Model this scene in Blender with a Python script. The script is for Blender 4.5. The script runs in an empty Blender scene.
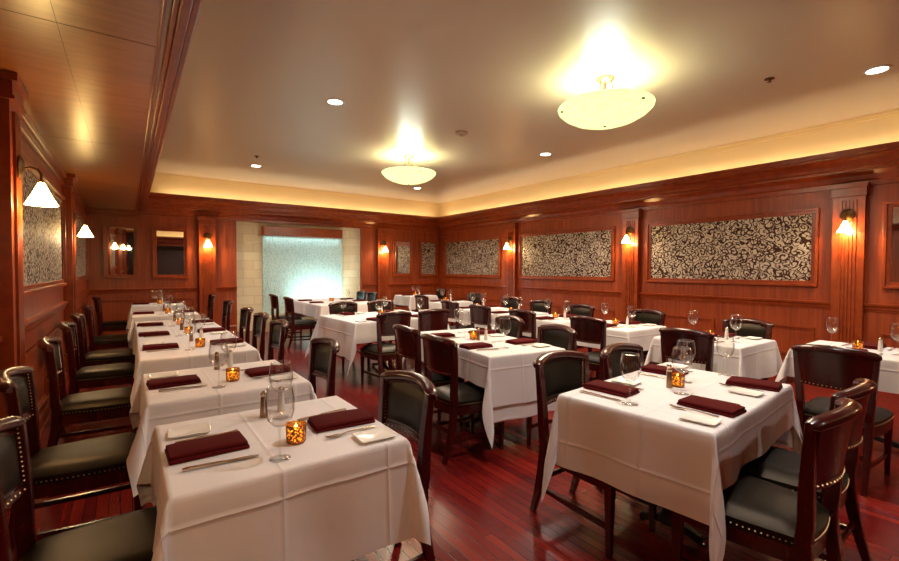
import bpy, bmesh, math, random
from math import sin, cos, pi, radians as R, sqrt, exp
from mathutils import Matrix, Vector
random.seed(7)
S = bpy.context.scene
COL = S.collection

# ------------------------------------------------------------------ room numbers (metres)
XL, XR, YB, YF = -0.645, 7.4, 10.75, -3.6      # left wall, right wall, back wall, wall behind the camera
ZS, ZT, ZC = 2.55, 2.90, 3.33                  # soffit underside, cornice top, tray ceiling
SX = 0.25                                      # inner edge of the soffit
CP = 0.27                                      # cornice projection
ZR = 1.02                                      # chair rail

# ------------------------------------------------------------------ materials
def srgb(r, g, b):
    f = lambda c: (c/255/12.92) if c/255 <= .04045 else ((c/255+.055)/1.055)**2.4
    return (f(r), f(g), f(b), 1)

class NT:
    def __init__(s, name):
        s.m = bpy.data.materials.new(name); s.m.use_nodes = True
        s.t = s.m.node_tree; s.t.nodes.clear()
        s.out = s.n('ShaderNodeOutputMaterial')
    def n(s, typ, **kw):
        x = s.t.nodes.new(typ)
        for k, v in kw.items():
            if k.startswith('i_'):
                key = k[2:]
                key = int(key) if key.isdigit() else key.replace('_', ' ')
                x.inputs[key].default_value = v
            else: setattr(x, k, v)
        return x
    def l(s, a, b): s.t.links.new(a, b)
    def math(s, op, a, b=None, clamp=False):
        x = s.n('ShaderNodeMath', operation=op, use_clamp=clamp)
        for i, v in enumerate((a, b)):
            if v is None: continue
            if isinstance(v, (int, float)): x.inputs[i].default_value = v
            else: s.l(v, x.inputs[i])
        return x.outputs[0]
    def ramp(s, fac, stops, interp='LINEAR'):
        x = s.n('ShaderNodeValToRGB'); cr = x.color_ramp; cr.interpolation = interp
        while len(cr.elements) < len(stops): cr.elements.new(.5)
        for e, (p, c) in zip(cr.elements, stops): e.position = p; e.color = c
        s.l(fac, x.inputs[0]); return x.outputs[0]
    def coords(s, scale=(1, 1, 1), rot=(0, 0, 0), out='Object'):
        tc = s.n('ShaderNodeTexCoord'); mp = s.n('ShaderNodeMapping')
        mp.inputs['Scale'].default_value = scale; mp.inputs['Rotation'].default_value = rot
        s.l(tc.outputs[out], mp.inputs[0]); return mp.outputs[0]
    def pbsdf(s, **kw):
        b = s.n('ShaderNodeBsdfPrincipled')
        for k, v in kw.items():
            i = b.inputs[k.replace('_', ' ')]
            if hasattr(v, 'node'): s.l(v, i)
            else: i.default_value = v
        s.l(b.outputs[0], s.out.inputs[0]); return b

def plain(name, col, rough=.5, metal=0, spec=.5, **kw):
    t = NT(name); t.pbsdf(Base_Color=col, Roughness=rough, Metallic=metal, Specular_IOR_Level=spec, **kw); return t.m

def wood(name, c1, c2, rough=.35, scale=(14, 14, 1.2), spec=.5, bump=.05, coat=0.0):
    t = NT(name); co = t.coords(scale)
    a = t.n('ShaderNodeTexNoise', i_Scale=1.6, i_Detail=5, i_Roughness=.55, i_Distortion=.35); t.l(co, a.inputs['Vector'])
    co2 = t.coords((.9, .9, .5))
    b = t.n('ShaderNodeTexNoise', i_Scale=1.3, i_Detail=2); t.l(co2, b.inputs['Vector'])
    f = t.math('ADD', t.math('MULTIPLY', a.outputs[0], .75), t.math('MULTIPLY', b.outputs[0], .25))
    col = t.ramp(f, [(.30, c1), (.68, c2)])
    bp = t.n('ShaderNodeBump', i_Strength=max(bump, .001), i_Distance=.01); t.l(a.outputs[0], bp.inputs['Height'])
    t.pbsdf(Base_Color=col, Roughness=rough, Specular_IOR_Level=spec, Normal=bp.outputs[0], Coat_Weight=coat, Coat_Roughness=.27); return t.m

M = {}
M['wall'] = wood('cherry_wood', srgb(122, 44, 19), srgb(170, 78, 37), .36, (16, 16, .9), .5, .012)
M['trim'] = wood('cherry_trim', srgb(124, 44, 16), srgb(162, 72, 28), .28, (7, 7, 7), .5, .0)
M['soffit'] = wood('soffit_veneer', srgb(160, 86, 30), srgb(190, 116, 46), .36, (2.2, 12, 4), .9, .0, 1.0)
M['chairwood'] = wood('mahogany', srgb(44, 7, 6), srgb(70, 14, 10), .24, (9, 9, 2), .6, .0)
M['darkback'] = plain('dark_rear_wall', srgb(52, 26, 16), .6)
M['brass'] = plain('aged_bronze', srgb(92, 62, 34), .4, .85)
M['nickel'] = plain('warm_nickel', srgb(150, 112, 76), .45, .7)
M['nail'] = plain('nailhead', srgb(225, 190, 140), .3, .9)
M['steel'] = plain('cutlery_steel', srgb(200, 180, 160), .18, 1)
M['iron'] = plain('black_iron', srgb(20, 16, 16), .45, .3)
M['white'] = plain('white_china', srgb(238, 232, 222), .2)
M['plastic'] = plain('white_plastic', srgb(172, 146, 124), .5)

def leather():
    t = NT('black_leather')
    co = t.coords((1, 1, 1))
    v = t.n('ShaderNodeTexVoronoi', i_Scale=260.0); t.l(co, v.inputs['Vector'])
    n = t.n('ShaderNodeTexNoise', i_Scale=9.0, i_Detail=3); t.l(co, n.inputs['Vector'])
    col = t.ramp(n.outputs[0], [(.3, srgb(13, 12, 9)), (.7, srgb(24, 22, 17))])
    b = t.n('ShaderNodeBump', i_Strength=.16, i_Distance=.003); t.l(v.outputs['Distance'], b.inputs['Height'])
    t.pbsdf(Base_Color=col, Roughness=.42, Specular_IOR_Level=.24, Specular_Tint=srgb(255, 226, 196), Normal=b.outputs[0]); return t.m
M['leather'] = leather()

def linen(name, col):
    t = NT(name)
    uv = t.coords((1, 1, 1), out='UV')
    sx = t.n('ShaderNodeSeparateXYZ'); t.l(uv, sx.inputs[0])
    def ridge(o):
        p = t.math('PINGPONG', o, .19)                   # pressed fold lines every 38 cm
        return t.math('POWER', t.math('SUBTRACT', 1, t.math('MULTIPLY', p, 60), True), 2)
    rid = t.math('MAXIMUM', ridge(sx.outputs[0]), ridge(sx.outputs[1]))
    n = t.n('ShaderNodeTexNoise', i_Scale=5.0, i_Detail=2, i_Distortion=.3); t.l(uv, n.inputs['Vector'])
    w = t.n('ShaderNodeTexNoise', i_Scale=420.0, i_Detail=1); t.l(uv, w.inputs['Vector'])
    h = t.math('ADD', t.math('MULTIPLY', rid, .5), t.math('ADD', t.math('MULTIPLY', n.outputs[0], .55), t.math('MULTIPLY', w.outputs[0], .06)))
    b = t.n('ShaderNodeBump', i_Strength=.55, i_Distance=.012); t.l(h, b.inputs['Height'])
    t.pbsdf(Base_Color=col, Roughness=.85, Specular_IOR_Level=.15, Normal=b.outputs[0], Sheen_Weight=.15); return t.m
M['linen'] = linen('white_linen', srgb(224, 218, 217))
def napkin_m():
    t = NT('maroon_napkin_cloth'); co = t.coords((1, 1, 1))
    n = t.n('ShaderNodeTexNoise', i_Scale=300.0, i_Detail=2); t.l(co, n.inputs['Vector'])
    b = t.n('ShaderNodeBump', i_Strength=.3, i_Distance=.002); t.l(n.outputs[0], b.inputs['Height'])
    t.pbsdf(Base_Color=srgb(78, 15, 15), Roughness=.85, Specular_IOR_Level=.08, Normal=b.outputs[0]); return t.m
M['napkin'] = napkin_m()

def floor_m():
    t = NT('red_oak_strip_floor')
    co = t.coords((1, 1, 1), (0, 0, R(90)))
    br = t.n('ShaderNodeTexBrick', offset=.37, offset_frequency=2, i_Scale=1.0, i_Mortar_Size=.0022, i_Mortar_Smooth=.2, i_Bias=0.0, i_Brick_Width=1.3, i_Row_Height=.058)
    br.inputs['Color1'].default_value = (0, 0, 0, 1); br.inputs['Color2'].default_value = (1, 1, 1, 1); br.inputs['Mortar'].default_value = (.5, .5, .5, 1)
    t.l(co, br.inputs['Vector'])
    g = t.n('ShaderNodeTexNoise', i_Scale=2.0, i_Detail=6, i_Distortion=1.5); t.l(t.coords((30, 1.4, 1)), g.inputs['Vector'])
    f = t.math('ADD', t.math('MULTIPLY', br.outputs[0], .5), t.math('MULTIPLY', g.outputs[0], .5))
    col = t.ramp(f, [(.1, srgb(80, 10, 13)), (.5, srgb(104, 17, 16)), (.95, srgb(134, 36, 22))])
    mx = t.n('ShaderNodeMix', data_type='RGBA'); t.l(br.outputs[1], mx.inputs[0]); t.l(col, mx.inputs[6]); mx.inputs[7].default_value = srgb(36, 8, 5)
    b = t.n('ShaderNodeBump', i_Strength=.25, i_Distance=.003, invert=True); t.l(br.outputs[1], b.inputs['Height'])
    t.pbsdf(Base_Color=mx.outputs[2], Roughness=.24, Specular_IOR_Level=.55, Normal=b.outputs[0]); return t.m
M['floor'] = floor_m()

def paint(name, col, rough, spec=.5):
    t = NT(name); co = t.coords((1, 1, 1))
    n = t.n('ShaderNodeTexNoise', i_Scale=160.0, i_Detail=2); t.l(co, n.inputs['Vector'])
    b = t.n('ShaderNodeBump', i_Strength=.12, i_Distance=.004); t.l(n.outputs[0], b.inputs['Height'])
    t.pbsdf(Base_Color=col, Roughness=rough, Specular_IOR_Level=spec, Normal=b.outputs[0]); return t.m
M['ceil'] = paint('pearl_ceiling_paint', srgb(208, 194, 172), .36, .5)
M['cream'] = paint('cream_paint', srgb(238, 216, 164), .6)

def vine(name):
    # curling vine brocade: dark brown scrolls on a pale metallic ground
    t = NT(name); tc = t.n('ShaderNodeTexCoord')
    mp = t.n('ShaderNodeMapping'); t.l(tc.outputs['UV'], mp.inputs[0])
    wn = t.n('ShaderNodeTexNoise', i_Scale=9.0, i_Detail=1); t.l(mp.outputs[0], wn.inputs['Vector'])
    va = t.n('ShaderNodeVectorMath', operation='MULTIPLY_ADD'); t.l(wn.outputs['Color'], va.inputs[0]); va.inputs[1].default_value = (.10, .10, 0); t.l(mp.outputs[0], va.inputs[2])
    vo = t.n('ShaderNodeTexVoronoi', voronoi_dimensions='2D', i_Scale=10.0, i_Randomness=.85); t.l(va.outputs[0], vo.inputs['Vector'])
    sc = t.n('ShaderNodeVectorMath', operation='SCALE'); t.l(va.outputs[0], sc.inputs[0]); sc.inputs['Scale'].default_value = 10.0
    ps = t.n('ShaderNodeVectorMath', operation='SCALE'); t.l(vo.outputs['Position'], ps.inputs[0]); ps.inputs['Scale'].default_value = 10.0
    df = t.n('ShaderNodeVectorMath', operation='SUBTRACT'); t.l(va.outputs[0], df.inputs[0]); t.l(vo.outputs['Position'], df.inputs[1])
    sp = t.n('ShaderNodeSeparateXYZ'); t.l(df.outputs[0], sp.inputs[0])
    ang = t.math('ARCTAN2', sp.outputs[1], sp.outputs[0])
    cs = t.n('ShaderNodeSeparateColor'); t.l(vo.outputs['Color'], cs.inputs[0])
    sgn = t.math('SUBTRACT', t.math('MULTIPLY', t.math('GREATER_THAN', cs.outputs[0], .5), 2), 1)
    ph = t.math('ADD', t.math('MULTIPLY', ang, sgn), t.math('MULTIPLY', vo.outputs['Distance'], 13.0))
    ph = t.math('ADD', ph, t.math('MULTIPLY', cs.outputs[1], 6.28))
    curl = t.math('MULTIPLY', t.math('GREATER_THAN', t.math('SINE', ph), .35), t.math('LESS_THAN', vo.outputs['Distance'], .62))
    ns = t.n('ShaderNodeTexNoise', i_Scale=6.0, i_Detail=0, i_Distortion=.6); t.l(mp.outputs[0], ns.inputs['Vector'])
    stem = t.math('GREATER_THAN', t.math('SINE', t.math('MULTIPLY', ns.outputs[0], 34.0)), .84)
    ve = t.n('ShaderNodeTexVoronoi', voronoi_dimensions='2D', feature='DISTANCE_TO_EDGE', i_Scale=10.0, i_Randomness=.85); t.l(va.outputs[0], ve.inputs['Vector'])
    gap = t.math('MULTIPLY', t.math('LESS_THAN', ve.outputs['Distance'], .06), t.math('GREATER_THAN', cs.outputs[2], .4))
    line = t.math('MAXIMUM', t.math('MAXIMUM', curl, stem), gap)
    mx = t.n('ShaderNodeMix', data_type='RGBA'); t.l(line, mx.inputs[0]); mx.inputs[6].default_value = srgb(204, 192, 176); mx.inputs[7].default_value = srgb(58, 24, 12)
    met = t.math('SUBTRACT', .35, t.math('MULTIPLY', line, .35))
    b = t.n('ShaderNodeBump', i_Strength=.3, i_Distance=.003); t.l(line, b.inputs['Height'])
    t.pbsdf(Base_Color=mx.outputs[2], Roughness=.58, Metallic=met, Specular_IOR_Level=.3, Normal=b.outputs[0]); return t.m
M['vine'] = vine('vine_brocade')

def tile_m():
    t = NT('cream_stone_tile'); tc = t.n('ShaderNodeTexCoord')
    br = t.n('ShaderNodeTexBrick', offset=.5, i_Scale=1.0, i_Mortar_Size=.006, i_Mortar_Smooth=.3, i_Brick_Width=.46, i_Row_Height=.2)
    br.inputs['Color1'].default_value = srgb(232, 220, 188); br.inputs['Color2'].default_value = srgb(218, 202, 166); br.inputs['Mortar'].default_value = srgb(202, 184, 146)
    t.l(tc.outputs['UV'], br.inputs['Vector'])
    n = t.n('ShaderNodeTexNoise', i_Scale=14.0, i_Detail=5); t.l(tc.outputs['UV'], n.inputs['Vector'])
    h = t.math('SUBTRACT', t.math('MULTIPLY', n.outputs[0], .5), br.outputs[1])
    b = t.n('ShaderNodeBump', i_Strength=.5, i_Distance=.008); t.l(h, b.inputs['Height'])
    t.pbsdf(Base_Color=br.outputs[0], Roughness=.5, Normal=b.outputs[0]); return t.m
M['tile'] = tile_m()
def watersheet():
    t = NT('rippled_water_glass')
    n = t.n('ShaderNodeTexNoise', i_Scale=1.0, i_Detail=4, i_Roughness=.7); t.l(t.coords((60, 60, 9)), n.inputs['Vector'])
    n2 = t.n('ShaderNodeTexNoise', i_Scale=34.0, i_Detail=3); t.l(t.coords(), n2.inputs['Vector'])
    h = t.math('ADD', n.outputs[0], t.math('MULTIPLY', n2.outputs[0], .8))
    b = t.n('ShaderNodeBump', i_Strength=.9, i_Distance=.02); t.l(h, b.inputs['Height'])
    col = t.ramp(h, [(.55, srgb(120, 176, 178)), (1.15, srgb(206, 232, 230))])
    t.pbsdf(Base_Color=col, Roughness=.3, Specular_IOR_Level=.8, Normal=b.outputs[0]); return t.m
M['water'] = watersheet()

def emis(name, col, st, base=None):
    t = NT(name); t.pbsdf(Base_Color=base or col, Roughness=.4, Emission_Color=col, Emission_Strength=st); return t.m
M['shade'] = emis('lit_glass_shade', srgb(255, 212, 130), 34.0)
def bowl_m():
    t = NT('lit_alabaster_bowl'); co = t.coords()
    n = t.n('ShaderNodeTexNoise', i_Scale=40.0, i_Detail=2); t.l(co, n.inputs['Vector'])
    lw = t.n('ShaderNodeLayerWeight', i_Blend=.35)
    c = t.ramp(n.outputs[0], [(.35, srgb(218, 238, 152)), (.6, srgb(236, 248, 182))])
    t.pbsdf(Base_Color=srgb(230, 220, 170), Roughness=.35, Emission_Color=c, Emission_Strength=.95); return t.m
M['bowl'] = bowl_m()
M['down'] = emis('downlight_lens', srgb(255, 240, 220), 12.0)
M['led'] = emis('cove_led', srgb(255, 232, 188), 18.0)
M['flame'] = emis('flame', srgb(255, 190, 80), 14.0)
M['wax'] = emis('lit_wax', srgb(255, 200, 100), 1.5)
M['mirror'] = plain('mirror_silver', (.86, .86, .86, 1), .02, 1)
M['screw'] = plain('bronze_clip', srgb(70, 40, 20), .4, .6)

def thin_glass():
    t = NT('clear_glass')
    tr = t.n('ShaderNodeBsdfTransparent'); tr.inputs[0].default_value = (.995, .995, .992, 1)
    gl = t.n('ShaderNodeBsdfGlossy'); gl.inputs['Roughness'].default_value = .03
    lw = t.n('ShaderNodeLayerWeight', i_Blend=.3)
    f = t.math('ADD', t.math('MULTIPLY', t.math('POWER', lw.outputs['Facing'], 2.2), 1.0), .08, True)
    mx = t.n('ShaderNodeMixShader'); t.l(f, mx.inputs[0]); t.l(tr.outputs[0], mx.inputs[1]); t.l(gl.outputs[0], mx.inputs[2])
    t.l(mx.outputs[0], t.out.inputs[0]); return t.m
M['glass'] = thin_glass()
def votive():
    t = NT('mosaic_votive_glass'); co = t.coords()
    v = t.n('ShaderNodeTexVoronoi', i_Scale=135.0); t.l(co, v.inputs['Vector'])
    hole = t.math('LESS_THAN', v.outputs['Distance'], .46)
    tr = t.n('ShaderNodeBsdfTransparent'); tr.inputs[0].default_value = (1, .72, .3, 1)
    d = t.n('ShaderNodeBsdfPrincipled', i_Base_Color=srgb(128, 72, 30), i_Roughness=.2)
    mx = t.n('ShaderNodeMixShader'); t.l(hole, mx.inputs[0]); t.l(d.outputs[0], mx.inputs[1]); t.l(tr.outputs[0], mx.inputs[2])
    t.l(mx.outputs[0], t.out.inputs[0]); return t.m
M['votive'] = votive()

# ------------------------------------------------------------------ mesh helpers
class MB:
    def __init__(s): s.v = []; s.f = []; s.uv = None
    def add(s, vs, fs):
        o = len(s.v); s.v += [tuple(x) for x in vs]; s.f += [tuple(i+o for i in f) for f in fs]
    def box(s, x0, x1, y0, y1, z0, z1):
        s.add([(x0,y0,z0),(x1,y0,z0),(x1,y1,z0),(x0,y1,z0),(x0,y0,z1),(x1,y0,z1),(x1,y1,z1),(x0,y1,z1)],
              [(3,2,1,0),(4,5,6,7),(0,1,5,4),(1,2,6,5),(2,3,7,6),(3,0,4,7)])
        return s
    def lathe(s, prof, n=24, c=(0,0,0), cap=True):
        o = len(s.v); k = len(prof)
        for (r, z) in prof:
            for i in range(n):
                a = 2*pi*i/n; s.v.append((c[0]+r*cos(a), c[1]+r*sin(a), c[2]+z))
        for j in range(k-1):
            for i in range(n):
                i2 = (i+1) % n; s.f.append((o+j*n+i, o+j*n+i2, o+(j+1)*n+i2, o+(j+1)*n+i))
        if cap:
            if prof[0][0] > 1e-4: s.f.append(tuple(o+i for i in reversed(range(n))))
            if prof[-1][0] > 1e-4: s.f.append(tuple(o+(k-1)*n+i for i in range(n)))
        return s
    def sweep(s, pts, secs, closed_ends=True):
        """pts: centres; secs: list of cross-sections, each a list of (x,y,z) offsets"""
        o = len(s.v); n = len(secs[0])
        for p, sec in zip(pts, secs):
            for q in sec: s.v.append((p[0]+q[0], p[1]+q[1], p[2]+q[2]))
        for j in range(len(pts)-1):
            for i in range(n):
                i2 = (i+1) % n; s.f.append((o+j*n+i, o+j*n+i2, o+(j+1)*n+i2, o+(j+1)*n+i))
        if closed_ends:
            s.f.append(tuple(o+i for i in reversed(range(n)))); s.f.append(tuple(o+(len(pts)-1)*n+i for i in range(n)))
        return s
    def tube(s, pts, r, n=10):
        rr = r if isinstance(r, (list, tuple)) else [r]*len(pts)
        secs = []; P = [Vector(p) for p in pts]
        for i in range(len(P)):
            d = (P[min(i+1, len(P)-1)]-P[max(i-1, 0)]).normalized()
            up = Vector((0,0,1)) if abs(d.z) < .9 else Vector((0,1,0))
            a = d.cross(up).normalized(); b = a.cross(d).normalized()
            secs.append([a*rr[i]*cos(2*pi*k/n)+b*rr[i]*sin(2*pi*k/n) for k in range(n)])
        return s.sweep(P, secs)
    def build(s, name, mat, parent=None, smooth=False, bevel=0, segs=2, loc=None):
        me = bpy.data.meshes.new(name); me.from_pydata(s.v, [], s.f)
        bm = bmesh.new(); bm.from_mesh(me)
        if bevel:
            ed = [e for e in bm.edges if len(e.link_faces) == 2 and e.calc_face_angle(0) > .6]
            bmesh.ops.bevel(bm, geom=ed, offset=bevel, segments=segs, affect='EDGES', profile=.5, clamp_overlap=True)
        bmesh.ops.recalc_face_normals(bm, faces=bm.faces)
        bm.to_mesh(me); bm.free()
        if s.uv:
            ul = me.uv_layers.new(name='UVMap')
            for lp in me.loops: ul.data[lp.index].uv = s.uv(me.vertices[lp.vertex_index].co)
        me.materials.append(mat)
        if smooth:
            me.polygons.foreach_set('use_smooth', [True]*len(me.polygons))
            if smooth != 'all': me.set_sharp_from_angle(angle=R(40))
        o = bpy.data.objects.new(name, me); COL.objects.link(o)
        if parent: o.parent = parent
        if loc: o.location = loc
        return o

def empty(name, loc=(0,0,0), rz=0):
    o = bpy.data.objects.new(name, None); o.empty_display_size = .1; COL.objects.link(o)
    o.location = loc; o.rotation_euler.z = rz; return o
def tag(o, label, cat, group=None, kind=None):
    o['label'] = label; o['category'] = cat
    if group: o['group'] = group
    if kind: o['kind'] = kind
    return o
def struct(o): o['kind'] = 'structure'; return o
KIDS = {}
def register(root): KIDS[root.name] = [o for o in COL.objects if o.parent is root]
def dup(proto, loc, rz, label, cat, group, sc=None):
    r = proto.copy(); COL.objects.link(r); r.location = loc; r.rotation_euler.z = rz
    for ch in KIDS.get(proto.name, []):
        c = ch.copy(); COL.objects.link(c); c.parent = r
        for g in KIDS.get(ch.name, []):
            d = g.copy(); COL.objects.link(d); d.parent = c
    return tag(r, label, cat, group)
USED = set()
def place(proto, loc, rz, label, cat, group):
    """the first call places the prototype itself, later calls place copies"""
    if proto.name not in USED:
        USED.add(proto.name); proto.location = loc; proto.rotation_euler.z = rz
        return tag(proto, label, cat, group)
    return dup(proto, loc, rz, label, cat, group)

# ------------------------------------------------------------------ the room shell
struct(MB().box(XL-.2, XR+.2, YF-.2, YB+.2, -.12, 0).build('floor', M['floor']))
# walls (thick, faces at XL, XR, YB, YF)
wl = struct(MB().box(XL-.15, XL, YF-.15, YB+.15, 0, ZC+.1).build('wall_left', M['wall']))
wr = struct(MB().box(XR, XR+.15, YF-.15, YB+.15, 0, ZT-.02).build('wall_right', M['wall']))
wb = struct(MB().box(XL-.15, 1.93, YB, YB+.15, 0, ZT-.02).box(4.90, XR+.15, YB, YB+.15, 0, ZT-.02).box(1.93, 4.90, YB+.13, YB+.15, 0, ZT-.02).box(1.93, 4.90, YB, YB+.13, 2.5, ZT-.02).build('wall_back', M['wall']))
wf = struct(MB().box(XL-.15, XR+.15, YF-.15, YF, 0, ZC+.1).build('wall_front', M['darkback']))
struct(MB().box(XL-.15, XR+.3, YF-.15, YB+.3, ZC, ZC+.1).build('ceiling', M['ceil']))
# cream tray walls above the cornice, with a small crown
mb = MB()
mb.box(SX-.1, XR+.15, YB, YB+.15, ZT-.02, ZC).box(XR, XR+.15, YF, YB+.15, ZT-.02, ZC).box(SX-.1, SX-.002, YF, YB+.15, ZT-.02, ZC).box(SX-.1, XR+.15, YF, YF+.25, ZT-.02, ZC)
tray = struct(mb.build('tray_wall', M['cream']))
mb = MB(); 
for (d, z) in ((.05, .03), (.025, .06)):
    mb.box(SX, XR, YB-d, YB, ZC-z, ZC).box(XR-d, XR, YF, YB, ZC-z, ZC).box(SX-.002, SX-.002+d, YF, YB, ZC-z, ZC)
mb.build('tray_crown', M['cream'], tray)

# cornice profile: (projection, z) pairs from wall to top
PROF = [(0, 2.47), (.022, 2.47), (.022, 2.53), (.04, 2.545), (.06, 2.60), (.105, 2.645), (.125, 2.65), (.125, 2.675), (.15, 2.69), (.155, 2.725),
        (.19, 2.78), (.235, 2.805), (.25, 2.81), (.25, 2.83), (CP, 2.84), (CP, ZT), (CP-.03, ZT), (CP-.03, ZT-.05), (0, ZT-.05)]
def run_profile(path_pts, normals, prof, name, mat, parent=None):
    """prism of a profile along straight runs, mitred at the corners"""
    mb = MB(); k = len(prof); o = 0
    for (p, nn) in zip(path_pts, normals):
        for (d, z) in prof: mb.v.append((p[0]+nn[0]*d, p[1]+nn[1]*d, z))
    n = len(path_pts)
    for j in range(n-1):
        for i in range(k):
            i2 = (i+1) % k; mb.f.append((j*k+i, j*k+i2, (j+1)*k+i2, (j+1)*k+i))
    mb.f.append(tuple(range(k))); mb.f.append(tuple((n-1)*k+i for i in range(k)))
    return mb.build(name, mat, parent)
struct(run_profile([(SX-.05, YB, 0), (XR, YB, 0), (XR, YF, 0)], [(0, -1), (-1, -1), (-1, 0)], PROF, 'trim_1', M['trim']))
struct(run_profile([(XR, YF+.25, 0), (SX-.05, YF+.25, 0)], [(0, 1), (0, 1)], PROF, 'trim_20', M['trim']))
# flat wood soffit along the left wall with a moulded inner edge, panel joints cut as grooves
so = MB().box(XL, SX, YF, YB, ZS, ZT)
so = struct(so.build('ceiling_soffit', M['soffit']))
mb = MB()
for (x0, x1, dz) in ((.125, .142, .018), (.160, .185, .026), (.185, .228, .036), (.228, SX+.010, .020)):
    mb.box(x0, x1, YF, YB-.002, ZS-dz, ZS)
mb.build('edge_moulding', M['trim'], so, bevel=.006)
mb = MB()
for y in (-2.0, .35, 2.75, 5.15, 7.55): mb.box(XL, .125, y, y+.003, ZS-.0012, ZS)
mb.box(-.26, -.258, YF, YB, ZS-.0012, ZS)
mb.build('panel_joint', plain('joint_line', srgb(92, 40, 16), .6), so)
mb = MB()
for (d, z0, z1) in ((.05, ZS-.06, ZS), (.028, ZS-.12, ZS-.06), (.035, ZS-.14, ZS-.12)):
    mb.box(XL, XL+d, YF, YB, z0, z1).box(XL, SX-.04, YB-d, YB, z0, z1)
struct(mb.build('trim_2', M['trim'], bevel=.006))
# chair rail
RAIL = [(0, ZR-.10), (.012, ZR-.10), (.014, ZR-.075), (.024, ZR-.07), (.026, ZR-.045), (.042, ZR-.03), (.045, ZR-.012), (.045, ZR), (0, ZR)]
struct(run_profile([(XL, YF, 0), (XL, YB, 0), (1.93, YB, 0)], [(1, 0), (1, -1), (0, -1)], RAIL, 'trim_3', M['trim']))
struct(run_profile([(4.90, YB, 0), (XR, YB, 0), (XR, YF, 0)], [(0, -1), (-1, -1), (-1, 0)], RAIL, 'trim_4', M['trim']))
BASE = [(0, 0), (.03, 0), (.03, .03), (.02, .04), (.02, .13), (.026, .14), (.012, .165), (0, .165)]
struct(run_profile([(XL, YF, 0), (XL, YB, 0)], [(1, 0), (1, -1)], BASE, 'baseboard_left', M['trim']))
struct(run_profile([(XL, YB, 0), (1.93, YB, 0)], [(1, -1), (0, -1)], BASE, 'baseboard_back', M['trim']))
struct(run_profile([(XR, YB, 0), (XR, YF, 0)], [(-1, -1), (-1, 0)], BASE, 'baseboard_right', M['trim']))

def wallframe(mb, side, a0, a1, z0, z1, w=.05, d=.02, base=0):
    """rectangular moulding on a wall; side: L, R, B"""
    def bx(p0, p1, q0, q1, dd):
        if side == 'R': mb.box(XR-base-dd, XR-base+.004, p0, p1, q0, q1)
        elif side == 'L': mb.box(XL+base-.004, XL+base+dd, p0, p1, q0, q1)
        else: mb.box(p0, p1, YB-base-dd, YB-base+.004, q0, q1)
    for (ww, dd, ins) in ((w*.45, d, 0), (w, d*.55, 0)):
        bx(a0, a1, z0, z0+ww, dd); bx(a0, a1, z1-ww, z1, dd)
        bx(a0, a0+ww, z0+ww, z1-ww, dd); bx(a1-ww, a1, z0+ww, z1-ww, dd)
# wainscot panels, children of their walls
mb = MB()
for (a, b) in ((1.95, 3.1), (3.2, 4.37), (4.97, 6.17), (6.27, 7.47), (8.07, 9.27), (9.37, 10.6), (.2, 1.31), (-1.2, .1)): wallframe(mb, 'R', a, b, .26, .66, .035, .022)
mb.build('wainscot_moulding', M['trim'], wr)
mb = MB()
for (a, b) in ((-1.4, .1), (.55, 2.0), (2.1, 3.5), (4.1, 5.5), (5.6, 6.9), (7.5, 8.95), (9.05, 10.6)): wallframe(mb, 'L', a, b, .22, .78, .035, .022)
mb.build('wainscot_moulding', M['trim'], wl)
mb = MB()
for (a, b) in ((-.5, .25), (.35, 1.1), (5.8, 6.5), (6.6, 7.3)): wallframe(mb, 'B', a, b, .26, .80, .035, .022)
mb.build('wainscot_moulding', M['trim'], wb)

# pilasters: fluted shaft, plinth, cap
def pilaster(n, side, c, w=.31, d=.09):
    mb = MB()
    def bx(p0, p1, q0, q1, dd):
        if side == 'R': mb.box(XR-dd, XR+.002, c+p0, c+p1, q0, q1)
        elif side == 'L': mb.box(XL-.002, XL+dd, c+p0, c+p1, q0, q1)
        else: mb.box(c+p0, c+p1, YB-dd, YB+.002, q0, q1)
    h = w/2; top = ZS-.002 if side == 'L' else 2.50
    bx(-h, h, 0, top, d)
    for p in (-.085, -.05, -.015, .02, .055):                # raised reeds between the flutes
        bx(p+.005, p+.025, .30, top-.20, d+.014)
    bx(-h-.012, h+.012, 0, .2, d+.02); bx(-h-.006, h+.006, .2, .23, d+.012)
    bx(-h-.012, h+.012, top-.13, top, d+.016); bx(-h-.03, h+.03, top-.045, top, d+.04); bx(-h-.02, h+.02, top-.15, top-.13, d+.025)
    return struct(mb.build('trim_%d' % n, M['trim']))
PIL_R = [1.62, 4.61, 7.70, -1.4]
PIL_L = [3.77, 7.2, .33]
k = 5
for c in PIL_R: pilaster(k, 'R', c); k += 1
for c in PIL_L: pilaster(k, 'L', c); k += 1
for c in (1.35, 5.5): pilaster(k, 'B', c); k += 1
pilaster(k, 'R', YB-.12, .22, .05); k += 1

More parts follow.
